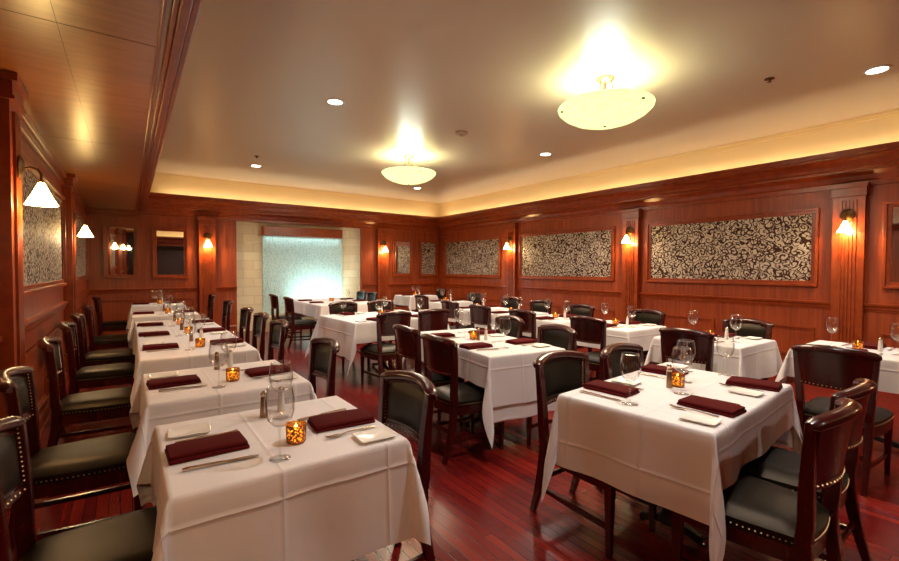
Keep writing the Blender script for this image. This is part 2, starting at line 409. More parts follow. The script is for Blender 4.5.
# ------------------------------------------------------------------ fabric panels and mirrors set in the walls
def wallpanel(side, a0, a1, z0, z1, kind, label, mat):
    t = empty('wall_mirror' if kind == 'mirror' else 'fabric_panel')
    mb = MB(); wallframe(mb, side, a0, a1, z0, z1, .075, .045); mb.build('frame', M['trim'], t, bevel=.004)
    i = .06; d0 = .010
    mb = MB()
    if side == 'R': mb.box(XR-d0, XR-.001, a0+i, a1-i, z0+i, z1-i); mb.uv = lambda c: (c.y, c.z)
    elif side == 'L': mb.box(XL+.001, XL+d0, a0+i, a1-i, z0+i, z1-i); mb.uv = lambda c: (c.y, c.z)
    else: mb.box(a0+i, a1-i, YB-d0, YB-.001, z0+i, z1-i); mb.uv = lambda c: (c.x, c.z)
    if kind == 'mirror' and side == 'B' and a0 < 0:            # this one hangs a degree out of true
        mb.v = [(x, y-.012-.021*(x-(a0+a1)/2)-.0157*(z-(z0+z1)/2), z) for (x, y, z) in mb.v]
    mb.build('mirror_glass' if kind == 'mirror' else 'brocade_insert', mat, t)
    return tag(t, label, 'mirror' if kind == 'mirror' else 'wall panel', 'framed wall mirrors' if kind == 'mirror' else 'brocade wall panels')
Z0, Z1 = 1.21, 2.25
wallpanel('R', 1.93, 4.33, Z0, Z1, 'f', 'largest vine brocade panel, on the right wall between the first two pilasters', M['vine'])
wallpanel('R', 4.97, 7.47, Z0, Z1, 'f', 'vine brocade panel on the right wall between second and third pilasters', M['vine'])
wallpanel('R', 8.12, 10.5, Z0, Z1, 'f', 'vine brocade panel on the right wall next to the far corner', M['vine'])
wallpanel('B', 6.67, 7.29, Z0, Z1, 'f', 'narrow vine brocade panel on the back wall beside the far corner', M['vine'])
wallpanel('L', 4.12, 6.90, Z0, Z1, 'f', 'vine brocade panel on the left wall beside the bigger sconce', M['vine'])
wallpanel('L', 7.55, 10.45, Z0, Z1, 'f', 'vine brocade panel on the left wall behind the smaller sconce', M['vine'])
wallpanel('B', -.40, .14, Z0, Z1, 'mirror', 'framed mirror on the back wall reflecting the row of sconces', M['mirror'])
wallpanel('B', .38, 1.0, Z0, Z1, 'mirror', 'framed mirror on the back wall with a dark reflection, beside the sconce', M['mirror'])
wallpanel('B', 5.81, 6.44, Z0, Z1, 'mirror', 'narrow mirror on the back wall reflecting the brocade', M['mirror'])
wallpanel('R', -1.0, 1.31, Z0, Z1, 'mirror', 'mirror on the right wall cut by the edge of the photo', M['mirror'])

# ------------------------------------------------------------------ water wall
t = empty('water_wall', (0, 0, 0))
mb = MB().box(1.93, 4.90, YB+.06, YB+.129, 0, 2.5); mb.uv = lambda c: (c.x, c.z); mb.build('tile_surround', M['tile'], t)
MB().box(2.48, 4.40, YB+.02, YB+.045, .36, 2.22).build('water_sheet', M['water'], t)
MB().box(2.46, 4.33, YB-.16, YB+.06, 2.18, 2.39).build('header', M['trim'], t, bevel=.012)
MB().box(2.40, 4.48, YB-.32, YB+.05, 0, .34).build('basin', M['tile'], t, bevel=.01)
tag(t, 'glowing teal water wall with cream tile surround and red wood header', 'water feature')

# ------------------------------------------------------------------ light fittings
LIGHTS = []
def light(name, typ, loc, energy, col, size=.05, parent=None, rot=None, spot=None, blend=.5):
    d = bpy.data.lights.new(name, typ); d.energy = energy; d.color = col[:3]
    if typ == 'AREA': d.shape = 'DISK'; d.size = size
    else: d.shadow_soft_size = size
    if typ == 'SPOT': d.spot_size = spot; d.spot_blend = blend
    o = bpy.data.objects.new(name, d); COL.objects.link(o); o.location = loc
    if rot: o.rotation_euler = rot
    if parent: o.parent = parent
    return o
WARM = (1.0, .74, .44); WARM2 = (1.0, .925, .86)
# wall sconce, built facing +Y (out of the wall), origin at the wall plate
def make_sconce():
    t = empty('wall_sconce')
    mb = MB().lathe([(0, 0), (.074, 0), (.077, .008), (.06, .018), (.02, .026), (0, .028)], 20)
    mb.v = [(x, z, y) for (x, y, z) in mb.v]
    mb.build('backplate', M['brass'], t, smooth=True)
    MB().tube([(0, .02, 0), (0, .05, .010), (0, .085, .002), (0, .100, -.025), (0, .100, -.075)], .007, 8).build('arm', M['brass'], t, smooth=True)
    MB().lathe([(.012, -.085), (.016, -.07), (.006, -.06)], 12, (0, .100, 0)).build('socket_cap', M['brass'], t, smooth=True)
    MB().lathe([(.014, -.08), (.028, -.11), (.050, -.16), (.078, -.215), (.081, -.219), (.078, -.221), (.046, -.163), (.024, -.115), (.010, -.085)], 28, (0, .100, 0), False).build('lamp_shade', M['shade'], t, smooth=True)
    MB().lathe([(0, -.19), (.016, -.185), (.022, -.165), (.014, -.135), (.007, -.10)], 12, (0, .100, 0)).build('bulb', M['down'], t, smooth=True)
    register(t); return t
SC = make_sconce()
def sconce(x, y, z, rz, label, e=13):
    o = place(SC, (x, y, z), rz, label, 'wall sconce', 'conical glass wall sconces')
    v = Matrix.Rotation(rz, 3, 'Z') @ Vector((0, .10, -.212))
    light('sconce_light', 'POINT', (x+v.x, y+v.y, z+v.z), e, WARM, .02)
zz = 2.06
names = ['sconce on the right-wall pilaster between the big brocade panel and the mirror', 'sconce on the middle right-wall pilaster between two brocade panels',
         'sconce on the right-wall pilaster nearest the far corner', 'sconce on the right-wall pilaster behind the camera']
for c, lb in zip(PIL_R, names): sconce(XR-.104, c, zz+.06, R(90), lb)
for c, lb in zip(PIL_L, ['largest sconce, hanging from the first left-wall pilaster', 'smaller sconce on the second left-wall pilaster', 'sconce on the left wall beside the camera']):
    sconce(XL+.104, c, zz-.03, R(-90), lb)
sconce(1.35, YB-.104, zz+.04, R(180), 'sconce on the back-wall pilaster between the mirror and water wall')
sconce(5.5, YB-.104, zz+.04, R(180), 'sconce on the back-wall pilaster right of the water wall')

def make_pendant():
    t = empty('pendant_light')
    zc = ZC-3.33
    MB().lathe([(0, 0), (.085, 0), (.088, -.012), (.07, -.03), (.03, -.045), (0, -.05)], 28).build('canopy', M['nickel'], t, smooth=True)
    for k in range(3):
        a = R(40+120*k)
        MB().tube([(.06*cos(a), .06*sin(a), -.03), (.10*cos(a), .10*sin(a), -.36)], .006, 8).build('rod', M['nickel'], t, smooth=True)
    pr = [(.46, -.285), (.452, -.31), (.40, -.36), (.31, -.41), (.20, -.447), (.10, -.467), (0, -.473)]
    inn = [(r*.975 if r else 0, z+.010) for (r, z) in reversed(pr)]
    MB().lathe(list(reversed(inn))[::-1][::1] + [] if False else inn + pr, 48, cap=False).build('glass_bowl', M['bowl'], t, smooth='all')
    MB().lathe([(0, -.485), (.012, -.48), (.016, -.47), (.01, -.46)], 12).build('finial', M['nickel'], t, smooth=True)
    MB().tube([(0, 0, -.04), (0, 0, -.38)], .011, 10).build('stem', M['nickel'], t, smooth=True)
    for k in range(3):
        a = R(-105+120*k)
        mb = MB().lathe([(0, .009), (.014, .008), (.017, 0), (0, -.004)], 12, (.425*cos(a), .432*sin(a), -.338)); mb.build('clip', M['screw'], t, smooth=True)
    for k in range(3):
        a = R(100+120*k)
        MB().lathe([(0, -.40), (.022, -.39), (.03, -.365), (.02, -.335), (0, -.33)], 12, (.14*cos(a), .14*sin(a), 0)).build('bulb', M['down'], t, smooth=True)
    register(t); return t
PD = make_pendant()
for (x, y, lb) in ((3.88, 2.74, 'larger bowl pendant light over the front tables'), (3.86, 6.55, 'smaller bowl pendant light over the far tables')):
    place(PD, (x, y, ZC), R(10), lb, 'pendant light', 'glass bowl pendant lights')
    for k in range(3):
        a = R(100+120*k)
        light('pendant_bulb_light', 'POINT', (x+.14*cos(a), y+.14*sin(a), ZC-.27), 7.5, (.90, 1.0, .82), .05)
    light('pendant_glow', 'AREA', (x, y, ZC-.505), 66, (1.0, .80, .58), .85)

def make_down():
    t = empty('downlight')
    MB().lathe([(.075, -.001), (.105, -.001), (.108, -.006), (.10, -.012), (.078, -.010)], 32, cap=False).build('trim_ring', M['white'], t, smooth=True)
    MB().lathe([(0, -.0075), (.078, -.0075), (.078, -.001)], 32).build('lens', M['down'], t)
    register(t); return t
DN = make_down()
dn = [(1.93, 4.93, 'left downlight in the tray ceiling, between the pendants'), (5.78, 1.10, 'biggest downlight, in the ceiling near the right wall'),
      (1.93, 8.85, 'downlight in the ceiling near the water wall'), (5.6, 5.08, 'downlight in the ceiling right of the smaller pendant'), (5.52, 8.98, 'downlight just below the smaller pendant in view, near the far corner'),
      (1.93, 1.05, 'downlight in the ceiling above the nearest tables'), (1.93, -2.2, 'unseen fill downlight added behind the camera on the left'), (5.7, -2.2, 'unseen fill downlight added behind the camera on the right')]  # last two are unseen fill lamps, added to brighten the room
for (x, y, lb) in dn:
    place(DN, (x, y, ZC), 0, lb, 'downlight', 'recessed ceiling downlights')
    light('downlight_beam', 'SPOT', (x, y, ZC-.03), 165, WARM2, .09, spot=R(125), blend=.9)
# sprinklers and smoke detector
def sprinkler(x, y, lb):
    t = empty('sprinkler_head', (x, y, ZC))
    MB().lathe([(.042, 0), (.045, -.004), (.014, -.012), (.009, -.028), (0, -.029)], 14).build('escutcheon', M['brass'], t, smooth=True)
    MB().lathe([(0, -.029), (.02, -.031), (.02, -.034), (0, -.035)], 14).build('deflector', M['brass'], t, smooth=True)
    tag(t, lb, 'sprinkler', 'ceiling sprinkler heads')
sprinkler(1.78, 8.1, 'brass sprinkler head beside the downlight near the water wall')
sprinkler(5.2, 1.78, 'brass sprinkler head near the biggest downlight')
t = empty('smoke_detector', (3.78, 4.98, ZC))
MB().lathe([(.085, 0), (.088, -.02), (.07, -.034), (0, -.036)], 26).build('housing', M['plastic'], t, smooth=True)
MB().lathe([(.03, -.036), (.026, -.055), (0, -.058)], 14).build('sensor', M['plastic'], t, smooth=True)
tag(t, 'round white smoke detector on the ceiling between the pendants', 'smoke detector')
# cove strips lying on the cornice ledge
o = MB().box(SX+.3, XR-.3, YB-.15, YB-.13, ZT-.049, ZT-.036).build('cove_strip_light', M['led']); tag(o, 'warm light strip hidden on the back-wall cornice ledge', 'light strip')
o = MB().box(XR-.15, XR-.13, YF+.3, YB-.3, ZT-.049, ZT-.036).build('cove_strip_light', M['led']); tag(o, 'warm light strip hidden on the right-wall cornice ledge', 'light strip')
o = MB().box(SX+.3, XR-.3, YF+.37, YF+.39, ZT-.049, ZT-.036).build('cove_strip_light', M['led']); tag(o, 'warm light strip hidden on the cornice ledge behind the camera', 'light strip')
# water wall uplights
for x in (3.55, 4.05):
    light('water_uplight', 'SPOT', (x, YB-.40, .50), 40, (.74, 1.0, .97), .06, rot=(R(180-38), 0, 0), spot=R(140), blend=1)
light('added_water_fill', 'AREA', (3.42, YB-.07, 2.17), 2, (.78, 1.0, .97), .16)  # invented area lamp under the header, added to brighten the upper sheet
bpy.data.lights['added_water_fill'].shape = 'RECTANGLE'; bpy.data.lights['added_water_fill'].size = 1.8; bpy.data.lights['added_water_fill'].size_y = .08

# ------------------------------------------------------------------ dining chair (faces +Y, origin on the floor under the seat)
def back_y(z): return -.210 - .028*((z-.47)/.45) - .022*max(0, (z-.47)/.45)**2
def make_chair():
    t = empty('dining_chair'); W = M['chairwood']
    # seat cushion
    mb = MB(); nx, ny = 12, 12
    def edge(u, v): # u,v in -1..1 -> rounded seat outline, wider in front
        r = max(abs(u), abs(v))
        a = sqrt(max(1e-9, u*u+v*v)); k = r/a if a > 1e-6 else 1
        k = k**.25
        hw = .215+.022*v
        return u*hw*k, v*.245*k+.02
    for zz_, sc, dome in ((.470, 1, 1), (.400, 1.0, 0)):
        for j in range(ny+1):
            for i in range(nx+1):
                u, v = -1+2*i/nx, -1+2*j/ny
                x, y = edge(u, v)
                if dome:
                    q = max(abs(u), abs(v)); z = .437+.045*(1-q**4)**.6 if q < 1 else .437
                else: z = zz_
                mb.v.append((x, y, z))
    n1 = (nx+1)*(ny+1)
    for j in range(ny):
        for i in range(nx):
            a = j*(nx+1)+i; mb.f.append((a, a+1, a+nx+2, a+nx+1)); b = a+n1; mb.f.append((b+nx+1, b+nx+2, b+1, b))
    ring = [i for i in range(nx+1)] + [j*(nx+1)+nx for j in range(1, ny+1)] + [ny*(nx+1)+i for i in range(nx-1, -1, -1)] + [j*(nx+1) for j in range(ny-1, 0, -1)]
    for a, b in zip(ring, ring[1:]+ring[:1]): mb.f.append((b, a, a+n1, b+n1))
    outline = [mb.v[i] for i in ring]
    mb.build('seat', M['leather'], t, smooth=True)
    # seat frame
    mb = MB(); m = len(outline)
    for (z, s) in ((.335, .985), (.41, .995), (.41, .9), (.335, .9)):
        for (x, y, _) in outline: mb.v.append((x*s, y*s, z))
    for r in range(4):
        for i in range(m): mb.f.append((r*m+i, r*m+(i+1) % m, ((r+1) % 4)*m+(i+1) % m, ((r+1) % 4)*m+i))
    mb.build('seat_frame', W, t, smooth=True)
    # brass nails round the seat
    mb = MB()
    def nail(x, y, z, r=.0042): mb.add([(x-r, y, z), (x+r, y, z), (x, y-r, z), (x, y+r, z), (x, y, z-r), (x, y, z+r)], [(0,2,5),(2,1,5),(1,3,5),(3,0,5),(2,0,4),(1,2,4),(3,1,4),(0,3,4)])
    for i in range(m):
        x, y, _ = outline[i]; x2, y2, _ = outline[(i+1) % m]
        for f in (0, .5): nail((x+(x2-x)*f)*1.002, (y+(y2-y)*f)*1.002, .414)
    mb.build('seat_nail_trim', M['nail'], t)
    # legs
    for sx in (-1, 1):
        pts = [(sx*.195, .235, z) for z in (0, .1, .34, .405)]; ws = [.013, .015, .021, .022]
        MB().sweep(pts, [[(-w, -w, 0), (w, -w, 0), (w, w, 0), (-w, w, 0)] for w in ws]).build('leg', W, t, bevel=.003)
        ps, ss = [], []
        for k in range(15):
            z = .885*k/14
            y = -.205 - .085*max(0, (.42-z)/.42)**1.6 if z < .47 else back_y(z)
            xw = sx*(.178+.030*max(0, (z-.45)/.45)) ; fwd = .028*max(0, (z-.5)/.4)
            ps.append((xw, y+fwd, z)); w = .0135+.007*min(1, z/.35); dpt = .0165+.009*sin(pi*min(1, z/.85))
            ss.append([(-w, -dpt, 0), (w, -dpt, 0), (w, dpt, 0), (-w, dpt, 0)])
        MB().sweep(ps, ss).build('leg', W, t, bevel=.004)
        MB().sweep([(sx*.193, .23, .145), (sx*.189, 0, .15), (sx*.179, -.235, .16)], [[(-.008, 0, -.013), (.008, 0, -.013), (.008, 0, .013), (-.008, 0, .013)]]*3).build('stretcher', W, t)
    MB().box(-.175, .175, -.240, -.224, .20, .226).build('stretcher', W, t)
    # barrel back: slab between the posts, curved in plan and raked
    def slab(x0, x1, z0, z1, y0, y1, nx_=14, nz_=6, dome=0, arch=0, flare=.10):
        mb = MB()
        for side in (0, 1):
            for j in range(nz_+1):
                for i in range(nx_+1):
                    s = -1+2*i/nx_; tz = j/nz_
                    z = z0+(z1-z0)*tz - arch*tz*s*s
                    x = (x0+x1)/2+(x1-x0)/2*s*(1+flare*tz)
                    y = back_y(z)+.055*(x/.22)**2-.030
                    bulge = dome*(1-s**4)*(1-(2*tz-1)**4) if side else 0
                    mb.v.append((x, y+(y1+bulge if side else y0), z))
        n = (nx_+1)*(nz_+1)
        for j in range(nz_):
            for i in range(nx_):
                a = j*(nx_+1)+i; mb.f.append((a, a+nx_+1, a+nx_+2, a+1)); b = a+n; mb.f.append((b, b+1, b+nx_+2, b+nx_+1))
        rg = [i for i in range(nx_+1)]+[j*(nx_+1)+nx_ for j in range(1, nz_+1)]+[nz_*(nx_+1)+i for i in range(nx_-1, -1, -1)]+[j*(nx_+1) for j in range(nz_-1, 0, -1)]
        for a, b in zip(rg, rg[1:]+rg[:1]): mb.f.append((a, b, b+n, a+n))
        return mb
    slab(-.180, .180, .655, .885, -.014, .006, arch=.022).build('back_panel', W, t, smooth=True)
    slab(-.160, .160, .678, .868, .004, .012, dome=.022, arch=.022).build('back_cushion', M['leather'], t, smooth=True)
    slab(-.178, .178, .634, .662, -.016, .012, 14, 2, flare=0).build('lower_rail', W, t, smooth=True)
    mb = MB()
    for i in range(15):
        s = -1+2*i/14; x = s*.17
        y = back_y(.65)+.055*(x/.22)**2-.030
        nail(x, y+.013, .648)
    mb.build('back_nail_trim', M['nail'], t)
    mb = MB()
    for i in range(15):
        s = -1+2*i/14; x = s*.17
        nail(x, back_y(.65)+.055*(x/.22)**2-.030-.017, .648)
    mb.build('back_nail_trim', M['nail'], t)
    for sx in (-1, 1):
        mb = MB()
        for i in range(12):
            z = .68+.18*i/11; x = sx*.168*(1+.1*i/11)
            nail(x, back_y(z)+.055*(x/.22)**2-.030+.016, z, .0035)
        mb.build('back_nail_trim', M['nail'], t)
    # rolled crest rail
    ps, ss = [], []
    for i in range(23):
        s = -1+2*i/22; x = s*.228; z = .897-.028*s*s; y = back_y(.9)+.060*(x/.22)**2-.032
        e = sqrt(max(0, 1-max(0, abs(s)-.93)**2/.0049)) if abs(s) > .93 else 1
        e = .72+.28*e if abs(s) < 1 else .62
        tx = Vector((.228, .060*2*x/.22/.22*.228, -.056*s)).normalized(); nn = Vector((-tx.y, tx.x, 0)).normalized(); up = Vector((0, 0, 1))
        sec = []
        for k in range(14):
            a = 2*pi*k/14; sec.append(nn*(.031*e*cos(a)) + up*(.024*e*sin(a)*(1.15 if sin(a) > 0 else .9)))
        ps.append((x, y, z)); ss.append(sec)
    MB().sweep(ps, ss).build('crest_rail', W, t, smooth=True)
    register(t); return t
CH = make_chair()
def chair(px, py, face, label):
    """px,py: the middle of the crest rail; face: heading of the sitter, degrees from +Y counter-clockwise"""
    a = R(face); d = (-sin(a), cos(a))
    return place(CH, (px+d[0]*.275, py+d[1]*.275, 0), a, label, 'chair', 'black leather dining chairs')

# ------------------------------------------------------------------ tables and cloths
def make_table(sx, sy, off=(0, 0), feet=(90, 270), L=.27):
    t = empty('dining_table')
    MB().box(-sx/2+.022, sx/2-.022, -sy/2+.022, sy/2-.022, .722, .753).build('tabletop', M['chairwood'], t, bevel=.004)
    MB().lathe([(.13, .722), (.13, .71), (.045, .69), (.04, .12), (.055, .09), (.06, .06)], 20, (off[0], off[1], 0)).build('column', M['iron'], t, smooth=True)
    for k in feet:
        a = R(k); ox, oy = off
        p = [(ox+.03*cos(a), oy+.03*sin(a), .075), (ox+L*.5*cos(a), oy+L*.5*sin(a), .055), (ox+L*cos(a), oy+L*sin(a), .03)]
        mb2 = MB().sweep(p, [[(-.022*sin(a), .022*cos(a), -.02+.0), (.022*sin(a), -.022*cos(a), -.02), (.018*sin(a), -.018*cos(a), .02), (-.018*sin(a), .018*cos(a), .02)]]*3)
        f = mb2.build('foot', M['iron'], t, bevel=.004)
        g = MB().lathe([(.018, 0), (.018, .012), (.01, .016)], 12, (ox+L*.96*cos(a), oy+L*.96*sin(a), 0)).build('glide', M['steel'], f, smooth=True)
    return t
ZTOP = .762
def cloth(sx, sy, ov, seed=0, inset=0, gain=0, flare=1.0, ztop=ZTOP):
    """draped linen; ov = overhang at -x, +x, -y, +y"""
    rnd = random.Random(seed); a, b = sx/2-inset, sy/2-inset
    def lines(h, o0, o1):
        L = [-h-o0+(o0-.02)*i/9 for i in range(10)] + [-h-.008, -h, -h+.012]
        n = max(4, int(2*h/.06)); L += [-h+.03+(2*h-.06)*i/n for i in range(n+1)]
        L += [h-.012, h, h+.008] + [h+.02+(o1-.02)*i/9 for i in range(10)]
        return L
    U, V = lines(a, ov[0], ov[1]), lines(b, ov[2], ov[3])
    ph = [rnd.uniform(0, 6.28) for _ in range(8)]
    fr = [rnd.uniform(7, 12) for _ in range(8)]
    c1, c2, k3, k4 = .06*flare, .03*flare, .17*flare, .09*flare
    ck = {(-1,-1): rnd.uniform(.7, 1.2), (1,-1): rnd.uniform(.7, 1.2), (1,1): rnd.uniform(.7, 1.2), (-1,1): rnd.uniform(.7, 1.2)}
    def roll(e): return .007*(1-exp(-e/.008))
    mb = MB(); UV = []
    for v in V:
        for u in U:
            eu, ev = max(0, abs(u)-a), max(0, abs(v)-b); su, sv = (1 if u > 0 else -1), (1 if v > 0 else -1)
            if eu == 0 and ev == 0: p = (u, v, 0)
            elif ev == 0 or eu == 0:
                e, c, h, q = (eu, v, b, 0 if su < 0 else 1) if ev == 0 else (ev, u, a, 2 if sv < 0 else 3)
                w = exp(-(h-abs(c))/.10)
                ripple = (.014*sin(c*fr[q]+ph[q])+.010*sin(c*fr[q+4]*1.9+ph[q+4]))*min(1, e/.25)*(1-w)
                ko = .035*flare*(1-w)+c1*w; ka = c2*w*(1 if c > 0 else -1)
                o_ = roll(e)+e*ko+ripple; al = e*ka; z = -e*sqrt(1-ko*ko-ka*ka)
                p = (su*(a+o_), c+al, z) if ev == 0 else (c+al, sv*(b+o_), z)
            else:
                rho = sqrt(eu*eu+ev*ev); tt = math.atan2(ev, eu)/(pi/2); k = ck[(su, sv)]
                rho *= 1+gain*sin(pi*tt)**2
                fx = c1*(1-tt)+c2*tt+k3*k*sin(pi*tt)**1.3+k4*k*sin(2*pi*tt)
                fy = c2*(1-tt)+c1*tt+k3*k*sin(pi*tt)**1.3-k4*k*sin(2*pi*tt)
                z = -rho*sqrt(max(.3, 1-fx*fx-fy*fy))
                p = (su*(a+roll(eu)+rho*fx), sv*(b+roll(ev)+rho*fy), z)
            mb.v.append((p[0], p[1], ztop+max(p[2], -ztop+.012))); UV.append((u+.19*.4, v+.07))
    nu = len(U)
    for j in range(len(V)-1):
        for i in range(nu-1): mb.f.append((j*nu+i, j*nu+i+1, (j+1)*nu+i+1, (j+1)*nu+i))
    me = bpy.data.meshes.new('tablecloth'); me.from_pydata(mb.v, [], mb.f)
    ul = me.uv_layers.new(name='UVMap')
    for lp in me.loops: ul.data[lp.index].uv = UV[lp.vertex_index]
    me.materials.append(M['linen']); me.polygons.foreach_set('use_smooth', [True]*len(me.polygons))
    o = bpy.data.objects.new('tablecloth', me); COL.objects.link(o)
    return o

# ------------------------------------------------------------------ table ware prototypes
def make_glass():
    t = empty('wine_glass')
    outp = [(.006, .110), (.022, .116), (.041, .138), (.0495, .168), (.049, .200), (.043, .238), (.0415, .246)]
    inn = [(r-.0012, z+.001) for (r, z) in reversed(outp)]; inn[-1] = (0.0, .114)
    MB().lathe(outp+inn, 24, cap=False).build('bowl', M['glass'], t, smooth='all')
    MB().lathe([(.0042, .006), (.0036, .03), (.0036, .09), (.006, .111)], 10).build('stem', M['glass'], t, smooth='all')
    MB().lathe([(.036, 0), (.036, .0015), (.02, .003), (.005, .007)], 24).build('foot', M['glass'], t, smooth='all')
    register(t); return t
def make_shaker(name, body, cap):
    t = empty(name)
    MB().lathe([(.0165, 0), (.017, .004), (.0125, .085), (.011, .092)], 14).build('body', body, t, smooth=True)
    MB().lathe([(.011, .092), (.014, .097), (.0135, .106), (.007, .113), (0, .115)], 14).build('cap', cap, t, smooth=True)
    register(t); return t
def make_candle():
    t = empty('votive_candle')
    MB().lathe([(0, 0), (.032, 0), (.036, .006), (.0375, .07), (.0355, .07), (.034, .008), (0, .006)], 24, cap=False).build('holder', M['votive'], t, smooth=True)
    w = MB().lathe([(0, .008), (.031, .008), (.032, .048), (.02, .046), (0, .045)], 20, cap=False).build('wax', M['wax'], t, smooth=True)
    MB().lathe([(0, .046), (.004, .052), (.005, .058), (.002, .068), (0, .072)], 10).build('flame', M['flame'], t, smooth=True)
    register(t); return t
def make_napkin():
    # folded in thirds, long side towards the diner's view (+Y)
    mb = MB(); nx = 10; L = .25; prof = []
    def layer(w0, w1, z0, z1, y0, y1, sh):
        m = MB()
        pr = [(w0, z0), (w0-.004+0, (z0+z1)/2), (w0+.004, z1), (w1-.006, z1*.96), (w1, (z0+z1)/2), (w1-.002, z0)]
        n = 9; pts = []
        for i in range(n):
            y = y0+(y1-y0)*i/(n-1); k = 1-.10*(abs(2*i/(n-1)-1))**4
            for (x, z) in pr: m.v.append((x*(1+sh*(y)), y, z*k+.002*sin(9*y+x*30)*(z > .005)))
        for i in range(n-1):
            for k in range(6): k2 = (k+1) % 6; m.f.append((i*6+k, i*6+k2, (i+1)*6+k2, (i+1)*6+k))
        m.f.append(tuple(range(5, -1, -1))); m.f.append(tuple((n-1)*6+k for k in range(6)))
        return m
    a = layer(-.074, .074, 0, .014, -L/2, L/2, .15); mb.add(a.v, a.f)
    o = mb.build('napkin', M['napkin'], None, smooth=True, bevel=.002)
    b = layer(-.071, .068, .0135, .029, -L/2+.003, L/2-.004, .15).build('napkin_fold', M['napkin'], o, smooth=True, bevel=.003)
    register(o); return o
def make_plate():
    mb = MB(); hx, hy = .058, .075
    def ring(s, z, r):
        pts = []
        for (cx, cy, a0) in ((hx*s-r, hy*s-r, 0), (-hx*s+r, hy*s-r, 90), (-hx*s+r, -hy*s+r, 180), (hx*s-r, -hy*s+r, 270)):
            for k in range(5): a = R(a0+90*k/4); pts.append((cx+r*cos(a), cy+r*sin(a), z))
        return pts
    rings = [ring(.80, 0, .012), ring(1.0, .011, .014), ring(.97, .013, .013), ring(.78, .005, .01)]
    for r in rings: mb.v += r
    n = 20
    for j in range(3):
        for i in range(n): mb.f.append((j*n+i, j*n+(i+1) % n, (j+1)*n+(i+1) % n, (j+1)*n+i))
    mb.f.append(tuple(reversed(range(n)))); mb.f.append(tuple(3*n+i for i in range(n)))
    return mb.build('bread_plate', M['white'], None, smooth=True)
def flat_sweep(rows):
    """rows: (y, halfwidth, z, halfthick)"""
    return MB().sweep([(0, y, z) for (y, w, z, h) in rows], [[(-w, 0, -h), (w, 0, -h), (w, 0, h), (-w, 0, h)] for (y, w, z, h) in rows])
def make_knife():
    o = flat_sweep([(-.115, .007, .004, .0035), (-.10, .009, .005, .004), (0, .006, .005, .0035), (.01, .0085, .004, .0012), (.09, .0095, .004, .0012), (.115, .003, .004, .001)]).build('table_knife', M['steel'], None, bevel=.0008)
    return o
def make_fork():
    mb = flat_sweep([(-.105, .008, .004, .002), (-.08, .007, .005, .002), (.0, .0035, .009, .002), (.04, .005, .006, .0018), (.06, .0125, .005, .0016), (.068, .0125, .005, .0014)])
    o = mb.build('dinner_fork', M['steel'], None, bevel=.0006)
    for x in (-.0105, -.0035, .0035, .0105):
        MB().sweep([(x, .067, .005), (x, .09, .006), (x, .108, .010)], [[(-w, 0, -.001), (w, 0, -.001), (w, 0, .001), (-w, 0, .001)] for w in (.0022, .0018, .001)]).build('tine', M['steel'], o)
    register(o); return o
GL, NP, PL, KN, FK, CA = make_glass(), make_napkin(), make_plate(), make_knife(), make_fork(), make_candle()
SB = make_shaker('pepper_shaker', plain('bronzed_steel', srgb(150, 116, 86), .28, .9), M['steel'])
SW = make_shaker('salt_shaker', plain('frosted_salt_body', srgb(228, 222, 214), .25), M['steel'])

def setting(cx, cy, head, lateral, edge, desc, full=True, glass=True, gx=0, gy=0):
    """one place setting; head: way the diner looks (deg from +Y ccw); edge: distance table centre to that diner's edge; lateral: shift to the diner's right"""
    a = R(head); f = Vector((-sin(a), cos(a))); r = Vector((cos(a), sin(a))); c = Vector((cx, cy))
    def P(fwd, right): q = c - f*edge + f*fwd + r*(lateral+right); return (q.x, q.y, ZTOP+.0015)
    j = lambda s=1: random.uniform(-1, 1)*s
    place(NP, P(.135+j(.008), j(.01)), a+R(j(6)), 'folded maroon napkin at %s' % desc, 'napkin', 'maroon napkins')
    if full:
        place(FK, P(.155+j(.01), -.136+j(.006)), a+R(j(4)), 'steel fork left of the napkin at %s' % desc, 'fork', 'dinner forks')
        place(KN, P(.165+j(.01), .145+j(.008)), a+R(j(4)), 'steel knife right of the napkin at %s' % desc, 'knife', 'table knives')
        place(PL, P(.10+j(.01), -.232+j(.006)), a+R(j(5)), 'small white bread plate at %s' % desc, 'plate', 'white bread plates')
    if glass: place(GL, P(.325+gx, .215+gy), 0, 'empty stemmed wine glass at %s' % desc, 'wine glass', 'wine glasses')
def centre(cx, cy, desc, candle=(0, 0), sb=(.0, .1), sw=(.06, .13), salt=True):
    place(CA, (cx+candle[0], cy+candle[1], ZTOP+.0015), random.random()*6, 'lit mosaic votive candle on %s' % desc, 'candle', 'votive candles')
    if sb: place(SB, (cx+sb[0], cy+sb[1], ZTOP+.0015), 0, 'bronze pepper shaker on %s' % desc, 'pepper shaker', 'pepper shakers')
    if salt: place(SW, (cx+sw[0], cy+sw[1], ZTOP+.0015), 0, 'white salt shaker on %s' % desc, 'salt shaker', 'salt shakers')

def dining(cx, cy, sx, sy, ov, rot, desc, seed, label, tlabel=None, under=None, gain=0, base={}, flare=1.0):
    t = make_table(sx, sy, **base); t.location = (cx, cy, 0); t.rotation_euler.z = R(rot)
    tag(t, tlabel or ('dark pedestal table hidden beneath the cloth of %s' % desc), 'table', 'dining tables')
    c = cloth(sx, sy, ov, seed, gain=gain, flare=flare); c.location = (cx, cy, 0); c.rotation_euler.z = R(rot)
    tag(c, label, 'tablecloth', 'white tablecloths')
    if under:
        u = cloth(sx, sy, under[0], seed, .010, under[1], .6, ZTOP-.003); u.name = 'under_layer'; u.parent = c

CS, FS = .24, .40          # overhang on chair sides and on free sides
